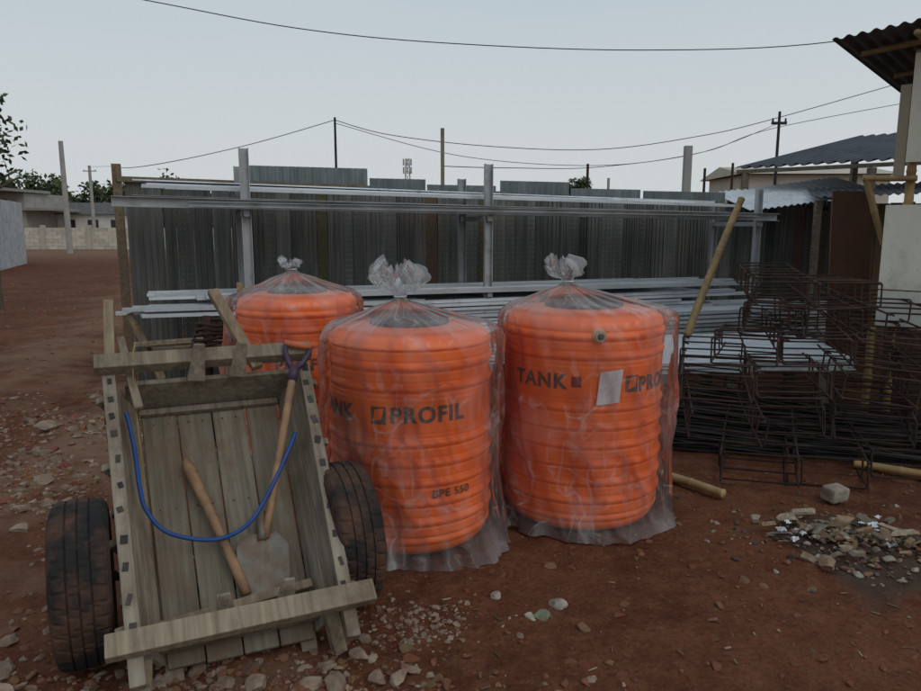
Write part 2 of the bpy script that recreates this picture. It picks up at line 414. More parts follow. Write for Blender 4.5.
def water_tank(idx,cx,cy,Rr,H,band,cinch,tuft,tx,tw,seed,texts,bias=(0,0)):
    e=empty('water_tank' if idx==0 else 'water_tank.%03d'%idx,(cx,cy,0))
    prof=[(0.001,.012),(Rr*.8,.012),(Rr*.9,.02),(Rr*.95,.05)]
    z=.07; zt=H-.11; p=.098
    b0,b1=band
    while z<zt:
        k=1.0 if z>.12 else .975
        if b0<z<b1: r=Rr+.003
        else:
            ph=((z-b1) if z>=b1 else (b0-z))/p
            u=ph%1.0
            bump=0
            if .34<u<.74: bump=math.sin(math.pi*(u-.34)/.40)**.8
            elif .22<u<=.34: bump=-.22*math.sin(math.pi*(u-.22)/.12)
            elif .74<=u<.86: bump=-.22*math.sin(math.pi*(u-.74)/.12)
            r=Rr+.012*bump
        prof.append((r*k,z)); z+=.004
    for q in range(1,9):
        a=q/8*math.pi/2
        prof.append(((Rr-.075)+.075*math.cos(a),zt+.055*math.sin(a)))
    prof+=[(Rr*.70,zt+.058),(Rr*.60,zt+.068),(Rr*.5,zt+.07),(Rr*.42,zt+.07)]
    vs,fs=lathe(prof,160)
    mb=MB(); mb.add([(x+cx,y+cy,z) for x,y,z in vs],fs); mb.obj('tank_body',m_tank,e,smooth=True)
    zl=zt+.060; q=.48
    lp=[(Rr*q*.98,zl),(Rr*q,zl+.006),(Rr*q,zl+.026),(Rr*(q-.03),zl+.032),(Rr*.3,zl+.033),(Rr*.28,zl+.037),(Rr*.12,zl+.04),(.001,zl+.04)]
    vs,fs=lathe(lp,72)
    mb=MB(); mb.add([(x+cx,y+cy,z) for x,y,z in vs],fs)
    for j in range(24):
        a=j/24*6.283; mb.box((cx+Rr*(q+.005)*math.sin(a),cy-Rr*(q+.005)*math.cos(a),zl+.015),(.012,.01,.018),Matrix.Rotation(a,3,'Z'))
    mb.obj('screw_lid',m_black,e)
    for t in texts: 
        if t[0]=='t': text_on(e,cx,cy,Rr+.007,t[4],t[1],t[2],t[3],m_ink,'lettering',.0035 if t[2]>.08 else .001)
        elif t[0]=='p': patch(e,cx,cy,Rr+t[7],t[4],t[1],t[2],t[3],t[5],t[6],t[8])
    vs=[];tn=[];uvs=[]; M=380
    cz=cinch; top=zt+.055; Rm=Rr+.020
    keys=[(0.004,Rm+.030,.055,.05),(.02,Rm+.024,.055,.04),(.06,Rm+.014,.048,.03),(.14,Rm+.006,.042,0),(.35,Rm,.036,0),(.7,Rm,.030,0),(top-.14,Rm,.030,0),
          (top-.05,Rm+.0,.032,0),(top-.012,Rm-.014,.030,.0),(top+.02,Rm-.050,.026,.02),(top+.42*(cz-top),Rr*.60,.028,.05),(top+.70*(cz-top),Rr*.33,.026,.09),(cz-.02,Rr*.12,.016,.18),(cz,.026,.008,.35),
          (cz+.012,.026,.008,.35),(cz+.03,tw*.55,.02,.28),(cz+.3*(tuft-cz),tw*.85,.035,.22),(cz+.6*(tuft-cz),tw*1.0,.05,.18),(cz+.85*(tuft-cz),tw*.92,.05,.18),(tuft,tw*.55,.05,.2)]
    rows=[]
    for i in range(len(keys)-1):
        k0,k1=keys[i],keys[i+1]; n=max(2,int(math.hypot(k1[0]-k0[0],k1[1]-k0[1])/.011))
        for q_ in range(n):
            t=q_/n; rows.append([k0[j]+(k1[j]-k0[j])*t for j in range(4)])
    rows.append(list(keys[-1]))
    L=0; prev=None
    for z,r,am,ad in rows:
        if prev: L+=math.hypot(z-prev[0],r-prev[1])
        prev=(z,r)
        cone=sm(top,cz,z)
        sx=tx*cone
        for j in range(M+1):
            a=2*math.pi*(j%M)/M; c,s=math.cos(a),math.sin(a)
            big=.45+1.3*nz(c*1.2+seed*2,s*1.2,z*1.2+9)
            mid=(.35-abs(nz(c*3.2+seed,s*3.2+z*1.2,z*1.9)))*1.5
            fin=(.3-abs(nz(c*7+seed+z*1.5,s*7+z*2,z*3.2+5)))*.8
            fp=nz(c*5+seed,s*5,z*.4)+.6*nz(c*11+seed,s*11,z*.4)
            push=max(0,max(0,big)*1.3+mid+fin)
            if z<top: 
                rr=r+am*push
                rr+= max(0,(s*bias[0]-c*bias[1]))*(.3+.7*(1-z/top))
            elif z<cz-.001: rr=r*(1+.24*fp*cone)+am*push*(1-cone)
            elif z<=cz+.015: rr=r*(1+.2*fp)
            else: rr=r*(1+.6*fp)+am*.8*nz(c*3+seed,s*3+z*30,z*18)
            zz=z
            if z>cz+.02:
                k=(z-cz)/(tuft-cz)
                zz=z+.05*k*fp+.05*k*nz(c*1.5+seed,s*1.5,3)
                sx=tx*(1+.5*k)
            elif top<z<cz-.02: zz=z-.02*abs(fp)*(1-abs(2*cone-1))*.6
            if z<.06:
                g_=gh(cx+rr*s,cy-rr*c)+.004
                zz=max(zz*(1+.4*fp),g_)
            vs.append((cx+sx+rr*s*(1.15 if z>cz+.03 else 1),cy-rr*c,zz)); tn.append(ad+.045+(.06*(1-z/.3) if z<.3 else 0)); uvs.append((j/M,L))
    fs=[]; W=M+1
    for i in range(len(rows)-1):
        for j in range(M):
            a=i*W+j; fs.append((a,a+1,a+1+W,a+W))
    me=bpy.data.meshes.new('plastic_bag'); me.from_pydata(vs,[],fs); me.update()
    uvl=me.uv_layers.new(name='UVMap')
    li=[l.vertex_index for l in me.loops]
    uvl.data.foreach_set('uv',[c for i in li for c in uvs[i]])
    at=me.attributes.new('tint','FLOAT_COLOR','POINT'); at.data.foreach_set('color',[c for t in tn for c in (t,t,t,1.0)])
    me.polygons.foreach_set('use_smooth',[True]*len(me.polygons)); me.materials.append(m_bag)
    o=link(bpy.data.objects.new('plastic_bag',me)); par(o,e)
    mb=MB(); mb.tube([(cx+tx+.031*math.cos(a),cy+.031*math.sin(a),cz+.006) for a in [k*math.pi/8 for k in range(17)]],.004,6); mb.obj('tie_string',m_paper,e,smooth=True)
    return e
rd=math.radians
t1=water_tank(0,-.262,3.68,.412,1.150,(.64,.80),1.240,1.40,-.045,.105,1.3,[
  ('t','PROFIL',.105,rd(16),.725),('t','TANK',.105,rd(-58),.725),('t','BPE 550',.055,rd(32),.335),
  ('p',.075,.085,rd(-17),.725,m_ink,'emblem',.006,0),('p',.045,.055,rd(-17),.73,m_tank,'emblem_inner',.009,.2)],(.04,.0))
t2=water_tank(1,.680,3.98,.43,1.205,(.74,.90),1.295,1.405,-.09,.070,5.1,[
  ('t','TANK',.105,rd(-40),.82),('t','PROFIL',.105,rd(56),.80),('p',.075,.085,rd(26),.81,m_ink,'emblem',.006,0),('p',.045,.055,rd(26),.815,m_tank,'emblem_inner',.009,.2),
  ('p',.05,.055,rd(-13),.825,m_redink,'brand_mark',.006,0),
  ('p',.12,.17,rd(9),.80,m_paper,'paper_label',.016,.1)],(.03,.0))
mb=MB(); 
def outlet(mb,cx,cy,r,z,a):
    d=Vector((math.sin(a),-math.cos(a),0)); c=Vector((cx,cy,z))+d*r
    mb.tube([c-d*.02,c+d*.02],[.036,.034],20,1.0,0); mb.tube([c+d*.02,c+d*.045],[.025,.025],16,1.0,0); mb.tube([c+d*.045,c+d*.047],[.016,.016],14,.2,1)
outlet(mb,.68,3.98,.432,1.062,rd(1)); mb.obj('outlet_fitting',[m_brass,m_black],t2)
t3=water_tank(2,-1.13,5.0,.405,1.190,(.62,.78),1.300,1.355,-.03,.055,9.7,[
  ('t','PROFIL',.105,rd(16),.705)],(-.14,.0))

# ---------------------------------------------------------------- handcart
th=rd(24); sl=rd(40)
Rv=Vector((math.cos(th),math.sin(th),0)); Fv=Vector((-math.sin(th),math.cos(th),0)); Zv=Vector((0,0,1))
Yv=Fv*math.cos(sl)+Zv*math.sin(sl); Nv=-Fv*math.sin(sl)+Zv*math.cos(sl)
O=Vector((-.753,2.35,.21))
CM=Matrix((Rv,Yv,Nv)).transposed().to_4x4(); CM.translation=O
def CW(x,y,z): return CM@Vector((x,y,z))
cart=empty('wooden_handcart',(-.945,2.71,0))
L=1.16
def hw(y,top=True):
    t=y/L; return (.345+.05*t) if top else (.265+.035*t)
mb=MB()
npl=4
for i in range(npl):
    a0=-1+2*i/npl+.010; a1=-1+2*(i+1)/npl-.010
    y0,y1=-.02+R(-.01,.01),L-.03
    zt_=-.205+R(-.003,.003)
    vs=[]
    for z in (zt_-.02,zt_):
        for (a,y) in ((a0,y0),(a1,y0),(a1,y1),(a0,y1)): vs.append((a*hw(y,False),y,z))
    mb.add(vs,[(0,3,2,1),(4,5,6,7),(0,1,5,4),(1,2,6,5),(2,3,7,6),(3,0,4,7)],gtint(.75,1.1,.04))
mb.obj('bed_planks',m_bed,cart,bevel=.004,mw=CM)
mb=MB()
for sgn in (-1,1):
    for (z0,z1) in ((-.215,-.115),(-.109,-.012)):
        vs=[]
        for y in (0.0,L):
            for z in (z0,z1):
                t=(z+.215)/.203; x=hw(y,False)+(hw(y,True)-hw(y,False))*t+.004
                vs+= [(sgn*x,y,z),(sgn*(x+.022),y,z)]
        mb.add(vs,[(0,1,3,2),(4,6,7,5),(0,4,5,1),(2,3,7,6),(0,2,6,4),(1,5,7,3)],gtint(.72,.95,.04))
    p0=(sgn*(hw(-.1)+.014),-.13,.012); p1=(sgn*(hw(L+.02)+.014),L+.02,.012)
    mb.beam(p0,p1,.05,.045,gtint(1.0,1.15,.03))
    mb.beam((sgn*.24,-.06,-.262),(sgn*.27,L+.1,-.262),.06,.07,gtint(.7,.9))
    for k in range(4):
        y=.08+k*.33
        mb.beam((sgn*(hw(y,False)+.038),y,-.22),(sgn*(hw(y)+.052),y,-.012),.045,.03,gtint(.7,1),up=(0,1,0))
mb.box((0,L-.012,-.115),(hw(L)*1.78,.024,.195),None,gtint(.8,.95)); 
mb.beam((-.30,L-.055,-.19),(.30,L-.055,-.19),.03,.03,.7)
mb.beam((-.46,L+.035,.062),(.445,L+.035,.062),.075,.055,(.82,.79,.73))
mb.beam((-.445,.0,.062),(.455,.005,.066),.08,.05,(1.08,1.04,.96))
mb.beam((-.30,.06,-.175),(.30,.06,-.175),.05,.035,.9)
for x,y,h,a in ((-.055,L+.0,.17,.15),(.12,L+.0,.16,.2),(-.06,.085,.14,-.1),(.16,.10,.13,.15)):
    rot=Matrix.Rotation(a,3,'Y')@Matrix.Rotation(rd(-30),3,'X')
    mb.box((x,y,.075 if y>1 else -.03),(.075,.022,h),rot,gtint(.8,1.0),0,.62)
mb.beam((-.405,L+.0,-.02),(-.40,1.62,-.0),.042,.05,(.95,.87,.72))
mb.beam((.20,L-.02,.03),(.05,1.58,.09),.05,.035,(1.0,.88,.72))
mb.beam((-.30,.98,.02),(-.36,1.44,-.05),.035,.02,(.9,.85,.8))
mb.beam((-.33,-.02,-.03),(-.345,-.16,-.16),.045,.05,(1.0,.95,.85))
mb.beam((.30,.05,-.03),(.34,-.10,-.19),.05,.05,(.95,.9,.82))
mb.box((.20,.10,-.17),(.26,.03,.10),Matrix.Rotation(.12,3,'Z'),(.9,.85,.8))
mb.beam((-.34,.12,-.165),(.28,.17,-.15),.035,.03,(.9,.8,.7))
mb.obj('box_frame',m_wood,cart,bevel=.004,mw=CM)
mb=MB()
for sgn in (-1,1):
    y=.06
    while y<L:
        x=sgn*(hw(y)+.014+R(-.006,.006))
        mb.box((x,y,.0360),(R(.014,.026),R(.022,.042),.004),Matrix.Rotation(R(-.3,.3),3,'Z'),R(.7,1.6))
        mb.box((x+sgn*.022,y,.012),(.012,.022,.034),None,R(.7,1.4))
        y+=R(.085,.13)
for k in range(4):
    for q in (.10,.62,1.05):
        for d in (-.03,.03): 
            x=(-.75+.5*k)*.29+d; mb.tube([(x,q,-.2056),(x,q,-.2035)],.004,6)
mb.obj('metal_straps',m_iron,cart,mw=CM)
wl=Vector((-1.395,2.50,.30)); wr=Vector((-.50,2.93,.30)); ax=(wr-wl).normalized()
mb=MB()
drop=Vector((0,0,-.13))
mb.tube([wl,wl+ax*.13,wl+ax*.20+drop,wr-ax*.20+drop,wr-ax*.13,wr],.022,12)
for q in (.27,.73):
    c=wl.lerp(wr,q)+drop
    for k in range(4): mb.beam(c-Fv*(.20-.04*k)+Vector((0,0,-.03-.012*k)),c+Fv*(.20-.04*k)+Vector((0,0,-.028-.012*k)),.045,.009)
    mb.beam(c+Vector((0,0,.0)),c+Vector((0,0,.07)),.05,.02,1.0,0,tuple(Fv))
mb.obj('axle_and_springs',m_rust,cart)
def wheel(c,axd,name,rot0):
    r0=.305; w=.18; n=180
    prof=[(-.47,.60),(-.52,.68),(-.55,.78),(-.545,.86),(-.50,.93),(-.44,.972)]
    tread=[]
    for (u,g) in ((-.40,0),(-.23,0),(-.225,1),(-.195,1),(-.19,0),(-.02,0),(-.015,1),(.015,1),(.02,0),(.19,0),(.195,1),(.225,1),(.23,0),(.40,0)):
        tread.append((u,(1.0-.022*(u/.4)**2)-(.024 if g else 0)))
    prof=prof+tread+[(.44,.972),(.50,.93),(.545,.86),(.55,.78),(.52,.68),(.47,.60)]
    e1=Vector((0,0,1)); e2=axd.cross(e1).normalized()
    vs=[];fs=[];P=len(prof)
    for j in range(n):
        a=2*math.pi*j/n+rot0; d=e1*math.cos(a)+e2*math.sin(a)
        for k,(u,rr) in enumerate(prof):
            r=rr*r0
            if k in (5,6) or k in (P-6,P-7):
                if j%5==0: r-=.006
            elif rr>.985 and (j+2*k)%7==0: r-=.004
            r+=.0015*nz(a*6,u*9,c.x)
            vs.append(c+d*r+axd*(u*w))
    for j in range(n):
        for k in range(P-1):
            a=j*P+k; b=((j+1)%n)*P+k; fs.append((a,b,b+1,a+1))
    mb=MB(); mb.add(vs,fs); o=mb.obj(name,m_rub,cart)
    rp=[(-.48,.61),(-.50,.58),(-.40,.55),(-.2,.52),(.1,.52),(.12,.2),(.18,.19),(.2,.05)]
    rp2=[(.48,.61),(.50,.58),(.40,.55),(.22,.52),(.2,.52),(.2,.2)]
    mb=MB()
    for rpx in (rp,rp2):
        vs=[];fs=[];P=len(rpx);n=48
        for j in range(n):
            a=2*math.pi*j/n; d=e1*math.cos(a)+e2*math.sin(a)
            for u,rr in rpx: vs.append(c+d*rr*r0+axd*(u*w))
        for j in range(n):
            for k in range(P-1):
                a=j*P+k; b=((j+1)%n)*P+k; fs.append((a,b,b+1,a+1))
        mb.add(vs,fs)
    mb.tube([c-axd*.1,c+axd*.1],.035,12)
    for j in range(4):
        a=j*math.pi/2; d=e1*math.cos(a)+e2*math.sin(a); mb.tube([c+d*.07+axd*.02,c+d*.07+axd*.05],.01,6)
    mb.obj(name+'_rim',m_rust,cart)
wheel(wl,ax,'left_tire',.01); wheel(wr,ax,'right_tire',.3)

mb=MB()
sh0=CW(.135,.40,-.155); sh1=CW(.345,1.07,.075); sd=(sh1-sh0).normalized()
mb.tube([sh0.lerp(sh1,t)+Nv*.012*math.sin(t*3.1) for t in [k/10 for k in range(11)]],.017,12)
mb_g=MB()
side=sd.cross(Nv).normalized()
g0=sh1
mb_g.tube([g0-sd*.05,g0+sd*.02],[.022,.024],12)
for s_ in (-1,1): mb_g.tube([g0+sd*.0,g0+sd*.04+side*.03*s_,g0+sd*.09+side*.052*s_,g0+sd*.13+side*.055*s_],[.016,.013,.012,.012],10)
mb_g.tube([g0+sd*.128-side*.062,g0+sd*.128+side*.062],.0155,12,1.0,1)
shov=empty('shovel',sh0)
mb.obj('shaft',m_wood_new,shov,smooth=True)
mb_g.obj('d_grip',[m_purp,m_orgrip],shov,smooth=True)
mbb=MB(); nu,nv=16,20; vs=[];fs=[]
b0=CW(.125,.42,-.160); bd=(CW(.095,.13,-.185)-b0); bl=bd.length; bd.normalize(); bs=bd.cross(Nv).normalized(); bn=bs.cross(bd).normalized()
if bn.dot(Nv)<0: bn=-bn
for layer in (0,1):
    for i in range(nv+1):
        t=i/nv; wv=.10*min(1,.55+2.5*t)*(1 if t<.5 else math.sqrt(max(.0,1-((t-.5)/.52)**2.4)))
        for j in range(nu+1):
            u=-1+2*j/nu
            vs.append(b0+bd*bl*t+bs*wv*u+bn*(.022*u*u+.012*(1-t)*math.exp(-(u/.2)**2)-.003*layer))
W=nu+1
for layer in (0,1):
    o_=layer*(nv+1)*W
    for i in range(nv):
        for j in range(nu):
            a=o_+i*W+j; fs.append((a,a+1,a+1+W,a+W) if layer==0 else (a,a+W,a+1+W,a+1))
mbb.add(vs,fs); mbb.tube([b0-bd*.09+bn*.01,b0+bd*.03+bn*.012],[.021,.018],12)
mbb.obj('blade',m_steel,shov,smooth=True)
mb=MB(); a=CW(-.135,.82,-.165); b=CW(.035,.18,-.155)
pts=[a.lerp(b,k/12)+Nv*.01*math.sin(k/12*3.1) for k in range(13)]
mb.tube(pts,[.016,.024,.024,.022,.021,.020,.019,.018,.018,.019,.020,.021,.017],14); mb.obj('wooden_tool_handle',m_wood_new,smooth=True)
def catmull(P,n=10):
    P=[Vector(p) for p in P]; out=[]
    for i in range(len(P)-1):
        p0=P[max(i-1,0)];p1=P[i];p2=P[i+1];p3=P[min(i+2,len(P)-1)]
        for k in range(n):
            t=k/n; out.append(.5*((2*p1)+(-p0+p2)*t+(2*p0-5*p1+4*p2-p3)*t*t+(-p0+3*p1-3*p2+p3)*t**3))
    out.append(P[-1]); return out
mb=MB()
mb.tube(catmull([CW(-.35,.98,.0),CW(-.335,.9,-.04),CW(-.325,.78,-.055),CW(-.318,.66,-.05),CW(-.30,.55,-.05),CW(-.24,.465,-.085),CW(-.13,.425,-.12),CW(-.02,.41,-.115),CW(.08,.45,-.095),CW(.17,.56,-.07),CW(.26,.70,-.03),CW(.315,.80,-.02)]),.0085,10)
mb.obj('blue_hose',m_blue,smooth=True)
mb=MB(); mb.tube(catmull([CW(-.30,L+.1,.10),CW(-.31,L+.03,.10),CW(-.315,L-.05,.02),CW(-.31,L-.2,-.04),CW(-.30,L-.4,-.1)]),.003,6); mb.obj('tie_rope',m_bamboo)

# ---------------------------------------------------------------- fence
fa=math.atan2(.351,.936)
FM=Matrix.Translation((-3.28,7.07,0))@Matrix.Rotation(fa,4,'Z')
FE=empty('corrugated_fence',(-3.28,7.07,0))
def ftop(x): return 2.06-.022*x
mb=MB(); mz=MB(); mw=MB()
x=0.06
while x<9.9:
    w=R(.10,.19); h=ftop(x)-R(.0,.05)
    kind=random.random()
    g=R(.7,1.2); t=(g*R(.98,1.03),g,g*R(.95,1.0))
    if kind<.62:
        mb.box((x+w/2,R(-.006,.006),h/2+.02),(w-.003,.02,h),Matrix.Rotation(R(-.006,.006),3,'Y'),t)
        for k in (-.3,0,.3): mb.box((x+w/2+k*w,-.016,h/2+.02),(.012,.014,h*.99),None,(t[0]*.95,t[1]*.95,t[2]*.95))
    elif kind<.92:
        mb.box((x+w/2,0,h/2+.02),(w-.004,.02,h),None,t)
        z=.3
        while z<h-.05:
            for k in (-.28,0,.28): mb.box((x+w/2+k*w,-.013,z),(.014,.006,.020),Matrix.Rotation(.5,3,'Y'),tuple(c*1.5 for c in t))
            z+=.055
    else:
        mw.box((x+w/2,0,h/2),(w-.006,.025,h-.03),Matrix.Rotation(R(-.01,.01),3,'Y'),(R(.38,.55),R(.34,.48),R(.31,.42)))
    x+=w
mb.obj('panels',m_panel,FE,mw=FM); mw.obj('boards',m_wood,FE,mw=FM)
def corr(mz,x0,x1,z0,z1,y,pitch=.076,am=.009,tint=1.0,seg=6):
    n=int((x1-x0)/pitch*seg); vs=[];fs=[]
    for i in range(n+1):
        xx=x0+(x1-x0)*i/n; yy=y+am*math.sin(2*math.pi*xx/pitch)
        vs+=[(xx,yy,z0),(xx,yy,z1)]
    for i in range(n): a=2*i; fs.append((a,a+2,a+3,a+1))
    mz.add(vs,fs,tint)
for x0,x1,dz,t in ((1.15,2.45,.17,1.0),(2.47,3.1,.10,.9),(3.12,3.95,.06,1.1),(4.0,4.9,.14,.95),(4.92,5.9,.09,1.05),(5.95,7.2,.10,.85),(7.25,9.3,.04,.8)):
    corr(mz,x0,x1,1.2,ftop(x0)+dz,.035,tint=t)
mz.obj('zinc_sheets',m_zinc,FE,mw=FM)
mb=MB()
mb.beam((0,.0,0),(0,.0,2.18),.08,.08,(.68,.62,.52))
for xx in (2.2,4.4,6.6,8.8): mb.beam((xx,.10,0),(xx,.10,ftop(xx)),.07,.07,.7)
mb.beam((0,.10,1.9),(9.9,.10,1.75),.05,.07,.7); mb.beam((0,-.045,2.04),(2.4,-.045,2.0),.03,.05,(.7,.66,.6))
mb.obj('posts_and_rails',m_wood,FE,mw=FM)

# ---------------------------------------------------------------- rack
RM=Matrix.Translation((-2.85,6.14,0))@Matrix.Rotation(fa,4,'Z')
RE=empty('storage_rack',(-2.85,6.14,0))
def cchan(mb,p0,p1,w=.05,h=.09,t=.006,tint=1.0):
    p0=Vector(p0);p1=Vector(p1)
    mb.beam(p0+Vector((0,w/2,0)),p1+Vector((0,w/2,0)),t,h,tint)
    for s in (-1,1): mb.beam(p0+Vector((0,0,s*(h/2-t/2))),p1+Vector((0,0,s*(h/2-t/2))),w-.004,t,tint)
mb=MB()
def rackz(x): return 1.79-.015*x
for x,zt_ in ((1.02,2.27),(3.34,2.20),(6.72,2.02)):
    for s in (-1,1): mb.box((x+s*.038,0,zt_/2),(.006,.045,zt_),None,1.0)
    mb.box((x,.02,zt_/2),(.07,.006,zt_-.004),None,1.05)
    for s in (-1,1): mb.box((x+s*.04,.75,(zt_-.1)/2),(.006,.045,zt_-.1),None,.8)
    mb.box((x,.77,(zt_-.1)/2),(.07,.006,zt_-.104),None,.8)
    mb.beam((x,-.06,rackz(x)-.07),(x,.82,rackz(x)-.07),.05,.05,.9)
    mb.beam((x,-.06,.92),(x,.82,.92),.05,.05,.8)
    mb.beam((x,-.06,.16),(x,.82,.16),.07,.07,.8)
mb.obj('uprights',m_galv,RE,mw=RM)
mb=MB()
cchan(mb,(-.05,-.075,rackz(0)+.01),(6.95,-.075,rackz(6.9)+.01),.05,.085,.005,.95)
cchan(mb,(.55,-.14,rackz(.5)-.0),(6.6,-.13,rackz(6.5)+.03),.045,.04,.005,1.1)
for i in range(5):
    x0=R(-.1,.5); cchan(mb,(x0,.12+.13*i,rackz(0)+.03),(x0+R(5.5,6.6),.12+.13*i,rackz(6.8)+.03),.06,.08,.004,R(.75,1.1))
mb.obj('steel_channels',m_galv,RE,mw=RM)
mb=MB()
for i in range(9):
    x0=R(.1,.45); y=.18+.055*i; z=1.93+.012*(i%3)+.013*(i//3)
    mb.beam((x0,y,z),(x0+R(5.6,6.3),y,z-.10),.05,.03+.001*i,R(1.0,1.25))
mb.beam((.1,.42,1.995),(5.0,.46,1.90),.32,.012,1.25)
mb.obj('bright_channels',m_galvw,RE,mw=RM)
mb=MB()
random.seed(21)
z=.2
while z<.86:
    x0=2.0+R(-.25,.25); h=R(.022,.034); y0=-.06+R(-.03,.03)
    mb.beam((x0,y0+.05,z+h/2),(x0+R(3.7,4.7),y0+.07,z+h/2-.004),.10,h,R(.8,1.35))
    mb.box((x0+2.1,.36,z+h/2),(4.1,.55,h*.8),None,R(.6,.9))
    z+=h+R(.006,.014)
for i in range(15):
    x0=R(.1,.9); mb.beam((x0,-.06+.055*i,.97+R(0,.02)),(x0+R(5.2,6.2),-.06+.055*i,.94+R(0,.03)),.045,R(.02,.05),R(.8,1.15))
for i in range(10):
    x0=R(-.1,.2); mb.beam((x0,-.14+.07*(i%5),.90-.05*(i//5)),(x0+R(1.9,2.6),-.14+.07*(i%5),.88-.05*(i//5)),.055,.03,R(.75,1.1))
mb.obj('metal_sheet_stack',m_galvw,RE,mw=RM)
mb=MB()
for i in range(12):
    z=.2+.045*i; vs=[];fs=[];n=60
    for k in range(n+1):
        yy=-.45+1.0*k/n; zz=z+.012*math.sin(yy*2*math.pi/.08)
        vs+=[(4.2+.05*i,yy+.02*(i%3),zz),(7.4+.05*i,yy,zz-.03)]
    for k in range(n): a=2*k; fs.append((a,a+1,a+3,a+2))
    mb.add(vs,fs,R(.9,1.25))
    mb.beam((4.2+.05*i,-.46+.02*(i%3),z-.012),(7.4,-.46,z-.03),.008,.030,R(.9,1.3))
mb.obj('corrugated_sheets',m_galvw,RE,mw=RM,smooth=False)
mb=MB()
mb.beam((.25,-.15,.30),(.02,.0,.86),.05,.04,(1.0,.9,.75)); mb.beam((.05,-.2,.62),(1.8,-.18,.66),.08,.03,(1.0,.9,.8))
for i in range(12): mb.beam((.05+R(0,.3),-.2+.04*i,.50+R(0,.1)),(1.6+R(0,.6),-.2+.04*i,.52+R(0,.1)),.035,.03,R(1.0,1.6))
mb.beam((.9,-.35,.0),(.93,-.05,1.1),.05,.04,(1.1,.95,.7))
mb.obj('timber_offcuts',m_wood,RE,mw=RM)
# flat grey sheets lying in front of the rack, right of the tanks
GE=empty('flat_sheet_stack',(2.4,6.5,0))
GR=Matrix.Rotation(.10,3,'Z')@Matrix.Rotation(.14,3,'X')
mb=MB()
for i in range(7):
    mb.box((2.42+R(-.05,.05),6.62+R(-.02,.02),.40+.014*i),(2.1+R(-.1,.1),.85,.008),GR@Matrix.Rotation(R(-.02,.02),3,'Z'),R(.95,1.25))
mb.obj('sheets',m_galvw,GE)
mb=MB()
for x in (1.6,2.4,3.2): mb.beam((x,6.3,.14),(x,6.3,.34),.08,.09,.7); mb.beam((x,6.2,.04),(x,7.0,.04),.09,.08,.7); mb.beam((x,6.9,.08),(x,6.9,.42),.08,.09,.7); mb.beam((x,6.3,.08),(x,6.3,.15),.085,.095,.7)
mb.obj('bearers',m_wood,GE)
mb=MB()
for k in range(9):
    mb.tube([(-1.86+.14*math.cos(a)+.01*k,5.25+.14*math.sin(a),.62+.035*k+.01*math.sin(3*a+k)) for a in [q*math.pi/10 for q in range(21)]],.012,6)
mb.tube([(-1.86,5.25,0),(-1.86,5.25,.95)],.03,8)
mb.obj('wire_coil',m_rust,smooth=True)

mb=MB(); bamboo(mb,(2.17,6.85,.56),(2.83,7.42,1.87),.040); mb.obj('bamboo_pole',m_bamboo,smooth=True)
mb=MB(); bamboo(mb,(1.29,4.42,.035),(1.56,4.08,.035),.03,(1.2,1.2,1.2)); mb.obj('bamboo_pole.001',m_bamboo,smooth=True)
mb=MB(); bamboo(mb,(2.62,4.62,.04),(3.3,4.12,.04),.028,(1.1,1.05,1)); mb.obj('bamboo_pole.002',m_bamboo,smooth=True)

# ---------------------------------------------------------------- rebar
random.seed(5)
mb=MB()
for i in range(170):
    q=random.random(); y=5.0+1.1*q; z=.03+abs(random.gauss(0,.17))*(.5+.7*q); z=min(z,.42)
    x0=1.36+.18*q+R(-.14,.12); Lx=R(1.6,2.6)
    y1=y-.35+R(-.2,.2); pts=[(x0,y,z)]
    for k in range(1,7): t=k/6; pts.append((x0+Lx*t,y+(y1-y)*t,max(.015,z*(1-.75*t)+.03*math.sin(t*3+i))))
    mb.tube(pts,.0075,5,R(.6,1.5))
mb.obj('rebar_bundle',m_rebar,smooth=True)
def cage(mb,o,d,up,w,h,Ln,sp,r=.0068,tint=1.0):
    o=Vector(o); d=Vector(d).normalized(); up=Vector(up); x=d.cross(up).normalized(); u=x.cross(d)
    for a,b in ((-1,-1),(1,-1),(1,1),(-1,1)):
        p=o+x*a*(w/2-.01)+u*b*(h/2-.01)
        mb.tube([p-d*.05,p+d*Ln*.5+Vector((R(-.01,.01),0,R(-.015,.005))),p+d*(Ln+.03)],r*1.1,6,tint)
    s=0
    while s<Ln:
        c=o+d*(s+R(-.015,.015)); jx=R(-.012,.012); ww=w*R(.96,1.04); hh=h*R(.95,1.05)
        cs=[c+x*(a*ww/2+jx)+u*b*hh/2+d*R(-.012,.012) for a,b in ((-1,-1),(1,-1),(1,1),(-1,1))]
        P=[]
        for k in range(4):
            p,q0,q1=cs[k],cs[k-1],cs[(k+1)%4]
            P+= [p+(q0-p).normalized()*.012,p+(q1-p).normalized()*.012]
        P.append(P[0]); mb.tube(P,r,5,tint,0,False)
        mb.tube([cs[3],cs[3]+(cs[1]-cs[3]).normalized()*.05],r,5,tint)
        s+=sp
CE=empty('rebar_cage_stack',(2.3,5,0))
spec=[]
for lay,(x0,y0,z,n,w) in enumerate(((1.80,4.35,.12,3,.46),(1.70,4.55,.34,4,.46),(1.72,4.75,.55,4,.46),(1.95,4.85,.75,3,.44),(2.1,4.95,.94,3,.42),(2.35,5.1,1.11,2,.42))):
    for k in range(n):
        spec.append((x0+k*.49+R(-.05,.05),y0+R(-.12,.15)-.03*k,z+R(-.02,.02),w))
for i,(x,y,z,w) in enumerate(spec):
    mb=MB(); a=R(-.18,.12)+.38
    cage(mb,(x,y,z),(math.sin(a),math.cos(a),R(-.05,.05)),(R(-.1,.1),0,1),w,.18,R(1.0,1.5),R(.20,.28),tint=R(.6,1.5))
    mb.obj('cage_%d'%(i+1),m_cage,CE)

